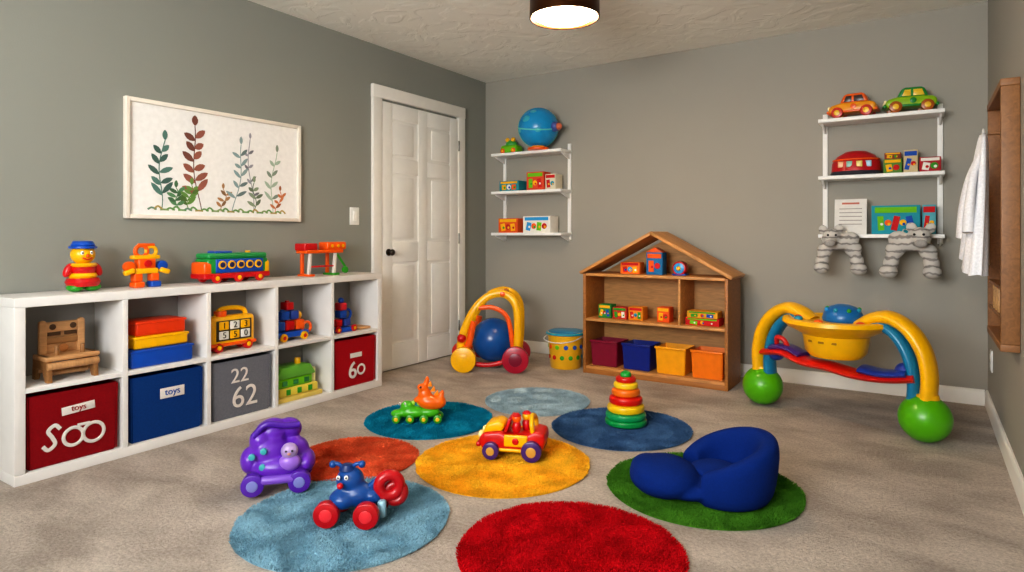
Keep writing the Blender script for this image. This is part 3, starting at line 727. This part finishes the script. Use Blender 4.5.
# ---------------- wall shelves ----------------
sm = M('#f0f0ee', 'paint')
def shelves(name, x0, x1, zs):
    r = root(name, ((x0+x1)/2, YB, 0)); w = x1-x0
    for z in zs:
        box(r, 'shelf_board', (w, .2, .024), (0, -.1, z-.012), sm, .003)
        for s in (-1, 1): prism(r, 'bracket', [(0, 0), (-.15, 0), (-.14, -.012), (-.012, -.05), (0, -.05)], .012, (s*(w/2-.02), -.006, z-.024), sm, .001, rot=(0, 0, 90))
    for s in (-1, 1): box(r, 'wall_rail', (.03, .014, zs[0]-zs[-1]+.12), (s*(w/2-.02), -.007, (zs[0]+zs[-1])/2-.0), sm, .002)
ZS = [1.787, 1.415, 1.035]; ZS2 = [1.745, 1.412, 1.05]
shelves('wall_shelf_unit', -3.2, -2.50, ZS2)
shelves('wall_shelf_unit.001', -.582, .103, ZS)
q = root('toy_frog_car', (-3.04, 4.64, ZS2[0])); box(q, 'body', (.17, .12, .07), (0, 0, .036), M(LGRN), .02); sph(q, 'dome', (.055, .05, .04), (0, 0, .08), M('#3a9a40'))
for s in (-1, 1): sph(q, 'eye', .02, (s*.03, -.02, .12), M(YEL), seg=16); wheel(q, s*.055, -.06, .022, .022, .015, ORG, YEL)
q = root('toy_globe_ball', (-2.725, 4.57, ZS2[0]))
cyl(q, 'stand', .09, .02, (0, 0, .01), M(ORG)); cyl(q, 'stand_neck', .05, .02, (0, 0, .028), M(YEL), r2=.06)
sph(q, 'globe', .168, (0, 0, .19), M('#1090cc', 'plastic', .25), seg=40); tor(q, 'equator_band', .168, .006, (0, 0, .19), M('#60c8c0'), rot=(12, 8, 0))
tor(q, 'meridian', .168, .004, (0, 0, .19), M('#2ab0a8'), rot=(90, 0, 30))
for a, e, k in [(-100, 20, .04), (-60, -15, .03), (-80, 45, .03), (-130, -10, .03)]:
    ca = Vector((math.cos(rad(a))*math.cos(rad(e)), math.sin(rad(a))*math.cos(rad(e)), math.sin(rad(e))))*.16
    sph(q, 'raised_shape', (k, .012, k*.8), (ca.x, ca.y, ca.z+.19), M('#38a8c0'), (-e, 0, a+90))
cyl(q, 'side_knob', .04, .05, (.175, -.02, .18), M('#4a5a9a'), 'x', .01); sph(q, 'knob_cap', .03, (.205, -.02, .18), M('#c86848'))
toybox('teal_game_box', (-3.03, 4.65, ZS2[1]), .2, .14, .09, '#1a8a98', [YEL, WHT, ORG], seed=11)
toybox('red_puzzle_box', (-2.77, 4.65, ZS2[1]), .17, .12, .155, '#d04828', [LGRN, YEL, RED], seed=12)
toybox('green_card_box', (-2.62, 4.65, ZS2[1]), .1, .12, .13, '#d8d0b8', [RED, TEAL], seed=13)
toybox('orange_craft_box', (-3.04, 4.65, ZS2[2]), .2, .14, .125, '#e05818', [YEL, RED, YEL], seed=14)
toybox('white_crayon_box', (-2.75, 4.65, ZS2[2]), .27, .14, .14, '#e8e4dc', [SKY, ORG, LGRN, RED], seed=15)
toycar('toy_taxi', (-.385, 4.64, ZS[0]), -5, '#e89810', '#e8600c', '#c03020', '#f0c030', .98)
toycar('toy_jeep', (-.075, 4.64, ZS[0]), 8, '#8cb818', '#1c8438', '#a8581c', '#f0c030', .98, win='#e8c030')
q = root('dome_toy_carrier', (-.37, 4.64, ZS[1]))
lathe(q, 'dome', [(.13, .0), (.145, .02), (.14, .08), (.11, .125), (.06, .155), (0, .162)], (0, 0, 0), M('#b8101c')).scale = (1, .68, 1)
lathe(q, 'base', [(0, 0), (.145, 0), (.152, .012), (.145, .026), (0, .026)], (0, 0, 0), M('#30303c')).scale = (1, .68, 1)
for i, x in enumerate((-.08, -.03, .025, .075)): box(q, 'window', (.036, .01, .04), (x, -.097+abs(x)*.22, .068), M(['#e0a070', '#7ab0a0', '#d8c060', '#90b8d0'][i]), .006)
tor(q, 'trim_band', .143, .005, (0, 0, .1), M(ORG)).scale = (.93, .64, 1)
toybox('domino_box', (-.165, 4.65, ZS[1]), .10, .12, .09, '#588a38', [YEL, RED], seed=21)
toybox('storybook_box', (-.07, 4.65, ZS[1]), .075, .12, .14, '#c8b890', [BLUE, RED], seed=22)
toybox('memory_game_box', (.03, 4.65, ZS[1]), .11, .12, .09, '#a8202c', [WHT, GRN], seed=23)
toybox('small_game_box', (-.165, 4.65, ZS[1]+.091), .09, .1, .04, '#8a3a28', [YEL, GRN], seed=24)
q = root('paper_sign', (-.40, 4.62, ZS[2]))
box(q, 'sheet', (.185, .006, .23), (0, 0, .114), M('#e4e2de', 'paper'), .001, rot=(-8, 0, 0)); box(q, 'easel_leg', (.03, .006, .2), (0, .045, .098), M('#c8c4bc', 'paper'), .001, rot=(14, 0, 0))
box(q, 'printed_title', (.1, .002, .012), (0, .0085, .2), M('#c07060', 'paper'), .0005, rot=(-8, 0, 0))
for i in range(5): box(q, 'printed_line', (.13, .002, .005), (0, .0035-.0035*i, .165-.025*i), M('#989490', 'paper'), .0005, rot=(-8, 0, 0))
toybox('picture_book_set', (-.15, 4.64, ZS[2]), .26, .1, .18, '#1c94a8', [LGRN, ORG, RED, YEL, BLUE], seed=25)
toybox('picture_book', (.025, 4.66, ZS[2]), .07, .1, .18, '#58a8b8', [RED, YEL], seed=26)

# zebra plush
zm = bpy.data.materials.new('zebra_plush'); zm.use_nodes = True
N = zm.node_tree.nodes; L = zm.node_tree.links; b = N['Principled BSDF']
tc = N.new('ShaderNodeTexCoord'); wv = N.new('ShaderNodeTexWave'); wv.bands_direction = 'Z'; wv.inputs['Scale'].default_value = 8; wv.inputs['Distortion'].default_value = 3; wv.inputs['Detail Scale'].default_value = 3
L.new(tc.outputs['Object'], wv.inputs['Vector']); rp = N.new('ShaderNodeValToRGB')
rp.color_ramp.elements[0].position = .1; rp.color_ramp.elements[0].color = lin('#8a8684'); rp.color_ramp.elements[1].position = .34; rp.color_ramp.elements[1].color = lin('#c6c3be')
L.new(wv.outputs['Fac'], rp.inputs['Fac']); L.new(rp.outputs['Color'], b.inputs['Base Color']); b.inputs['Roughness'].default_value = 1
def zebra(x, s, rz, flip=1):
    q = root('zebra_plush_toy', (x, 4.49, .975), rz); q.scale = (s*flip, s, s)
    blob(q, 'body', [((0, 0, .01), (.09, .045, .05)), ((-.045, -.02, .035), (.052, .048, .056)), ((-.055, -.06, .012), (.036, .044, .032)),
        ((-.09, 0, .085), (.026, .014, .03), (0, -25, 0)), ((-.005, 0, .09), (.026, .014, .03), (0, 25, 0)),
        ((-.08, 0, -.04), (.042, .038, .05), (0, 25, 0)), ((-.095, 0, -.1), (.038, .038, .05), (0, 10, 0)), ((-.10, -.02, -.145), (.044, .052, .038)),
        ((.07, 0, -.03), (.047, .038, .05), (0, -30, 0)), ((.09, 0, -.1), (.038, .038, .055), (0, -12, 0)), ((.10, -.02, -.15), (.045, .052, .038)), ((.055, 0, .03), (.05, .036, .042))], zm, .006, 3)
    for ex in (-.066, -.024): sph(q, 'eye', .007, (ex, -.066, .052), M(BLK), seg=10)
    sph(q, 'muzzle', (.03, .02, .022), (-.056, -.096, .004), M('#a8a4a0', 'fabric'))
    tube(q, 'hanging_loop', [(.03, 0, .05), (.035, .0, .07), (.03, .03, .08), (.01, .07, .075)], .003, M('#d8d4cc', 'fabric'))
zebra(-.449, 1.05, 8); zebra(-.07, 1.12, -5, -1)

# ---------------- activity gym ----------------
A = Vector((-.824, 4.05)); B = Vector((.003, 3.755)); C = (A+B)/2
gl = (B-A).length/2
r = root('baby_activity_arch', (C.x, C.y, 0), math.degrees(math.atan2(B.y-A.y, B.x-A.x)))
lg = M('#52a808', 'plastic', .3)
for s, rr in ((-1, .116), (1, .118)):
    sph(r, 'green_ball_foot', rr, (s*gl, 0, rr), lg, seg=40)
    cyl(r, 'foot_collar', .055, .03, (s*(gl+.01), 0, rr*1.9), M(YEL), r2=.05)
    pts = [(s*(gl+.015), 0, .215), (s*(gl+.02), 0, .33), (s*(gl-.005), 0, .45), (s*(gl-.07), 0, .55), (s*(gl-.16), 0, .60), (s*(gl-.24), 0, .585), (s*(gl-.31), 0, .54)]
    tube(r, 'yellow_arch', pts, .065, ym, rh=.036)
    tube(r, 'blue_arch_inlay', [(p[0]*.88-s*.012, 0, p[2]-.04) for p in pts[:6]], .055, M('#1078a0'), rh=.03)
    sph(r, 'blue_hinge', (.05, .055, .05), (s*.35, 0, .33), M('#243c90'))
lathe(r, 'tray', [(0, .36), (.13, .36), (.155, .39), (.17, .48), (.245, .52), (.275, .545), (.27, .565), (.245, .57), (.225, .556), (0, .553)], (0, 0, 0), ym)
tube(r, 'red_crossbar', [(-.40, 0, .33), (-.28, -.02, .345), (-.14, -.05, .315), (0, -.06, .31), (.14, -.05, .29), (.28, -.02, .29), (.40, 0, .31)], .085, M('#cc1810'), rh=.024)
tube(r, 'purple_segment', [(-.35, -.02, .365), (-.26, -.03, .375), (-.16, -.04, .345)], .065, M('#4a3080'), rh=.018)
tube(r, 'blue_segment', [(.16, -.05, .325), (.26, -.04, .315), (.37, -.02, .33)], .08, M('#1c3c98'), rh=.02)
tube(r, 'red_hook', [(-.33, -.03, .38), (-.31, -.06, .43), (-.27, -.06, .42), (-.25, -.05, .38)], .014, M('#d0241c'))
lathe(r, 'blue_dome', [(.1, .0), (.105, .015), (.095, .05), (.065, .08), (.03, .092), (0, .095)], (.03, .02, .555), M('#1468a8'))
for a in range(0, 360, 45): sph(r, 'dome_button', .012, (.03+.085*math.cos(rad(a)), .02+.085*math.sin(rad(a)), .62), M([TEAL, GRN, SKY][a//45 % 3]), seg=12)
for x, y, c in [(-.18, -.06, RED), (-.15, -.12, TEAL), (.18, -.11, '#d84a20'), (-.2, .04, SKY), (.0, -.19, ORG), (.21, .0, LGRN)]: sph(r, 'tray_button', (.024, .024, .016), (x, y, .562), M(c), seg=16)
for x in (-.06, 0, .06): box(r, 'tray_slot', (.03, .01, .012), (x, -.163+abs(x)*.2, .45), M('#9a6a10'), .002)

# ---------------- right wall wooden cabinet + shirt ----------------
r = root('wooden_wall_cabinet', (XR, 3.52, 1.11), -90)   # local -y -> -X ; local x -> -Y
cw = M('#8a5e36', 'wood'); cwl = M('#b08858', 'wood')
for s in (-1, 1): box(r, 'side_board', (.03, .062, 1.04), (s*.305, -.032, 0), cw, .003)
box(r, 'top_board', (.64, .064, .03), (0, -.033, .535), cw, .003); box(r, 'bottom_board', (.64, .064, .03), (0, -.033, -.535), cw, .003)
box(r, 'back_board', (.58, .006, 1.04), (0, -.004, 0), cwl, 0)
for z in (-.42, -.3): box(r, 'shelf', (.58, .055, .014), (0, -.032, z), cw, .002)
for x in (-.1, 0, .1): cyl(r, 'spindle', .008, .11, (x, -.05, -.36), cwl)
cyl(r, 'peg', .008, .075, (.1, -.05, .36), cw, 'y')
box(r, 'peg_rail', (.58, .012, .05), (0, -.012, .36), cw, .002)
r = root('white_shirt', (.215, 3.42, 0), 0)
bm = bmesh.new(); rings = []; ns = 120
for i in range(49):
    t = i/48; z = 1.465-.56*t
    ry = .03+.205*(t**.5); rx = .014+.026*t**.7; ring_ = []
    for j in range(ns):
        a = 2*math.pi*j/ns
        fold = .012*t**.6*math.sin(9*a+1.5*t)+.005*t*math.sin(17*a+2)
        x_ = (rx+fold)*math.cos(a)-.034*t
        ring_.append(bm.verts.new((min(x_, .026), ry*(1+.06*t*math.sin(5*a))*math.sin(a), z+.012*t*math.sin(3*a)+.05*t*math.sin(a))))
    rings.append(ring_)
for a, b_ in zip(rings[:-1], rings[1:]):
    for j in range(ns): bm.faces.new((a[j], a[(j+1) % ns], b_[(j+1) % ns], b_[j]))
bm.faces.new(rings[0])
wsh = M('#e6e6ea', 'fabric')
fin(bm, 'cloth', r, wsh, ang=180)
tube(r, 'sleeve', [(-.008, .05, 1.39), (-.045, .10, 1.28), (-.065, .14, 1.15), (-.07, .16, 1.02)], .042, wsh, rh=.02, ref=(0, 1, 0), taper=(.6, 1.15))
tube(r, 'sleeve', [(-.008, -.04, 1.39), (-.04, -.10, 1.28), (-.055, -.14, 1.15), (-.06, -.15, 1.04)], .042, wsh, rh=.02, ref=(0, 1, 0), taper=(.6, 1.15))
tube(r, 'neck_loop', [(.0, 0, 1.455), (.0, .02, 1.475), (.0, 0, 1.49), (.0, -.02, 1.475)], .004, M('#c8c8c8', 'fabric'), cyc=True, ref=(1, 0, 0))

# ---------------- lights ----------------
def area(name, loc, rot, sx, sy, pw, col):
    l = bpy.data.lights.new(name, 'AREA'); l.shape = 'RECTANGLE'; l.size = sx; l.size_y = sy; l.energy = pw; l.color = col
    o = bpy.data.objects.new(name, l); COL.objects.link(o); o.location = loc; o.rotation_euler = [rad(a) for a in rot]
    return o
area('window_daylight', ((wx0+wx1)/2, YF-.4, 1.35), (104, 0, 0), 2.6, 2.1, 330, (1, .985, .96))
w = bpy.data.worlds.new('world'); scene.world = w; w.use_nodes = True
bg = w.node_tree.nodes['Background']
sk = w.node_tree.nodes.new('ShaderNodeTexSky'); sk.sky_type = 'NISHITA'; sk.sun_disc = False; sk.sun_elevation = rad(35)
w.node_tree.links.new(sk.outputs[0], bg.inputs['Color']); bg.inputs['Strength'].default_value = .3

# ---------------- camera ----------------
cd = bpy.data.cameras.new('camera'); cam = bpy.data.objects.new('camera', cd); COL.objects.link(cam)
cd.sensor_width = 36; cd.lens = 630/1024*36; cd.shift_y = -51/1024; cd.clip_start = .02
cam.location = (0, 0, HC); cam.rotation_euler = (rad(90), 0, rad(33.2)); scene.camera = cam
scene.view_settings.view_transform = 'Standard'
try: scene.view_settings.look = 'Medium High Contrast'
except Exception as e: print('look', e)
scene.view_settings.exposure = 0
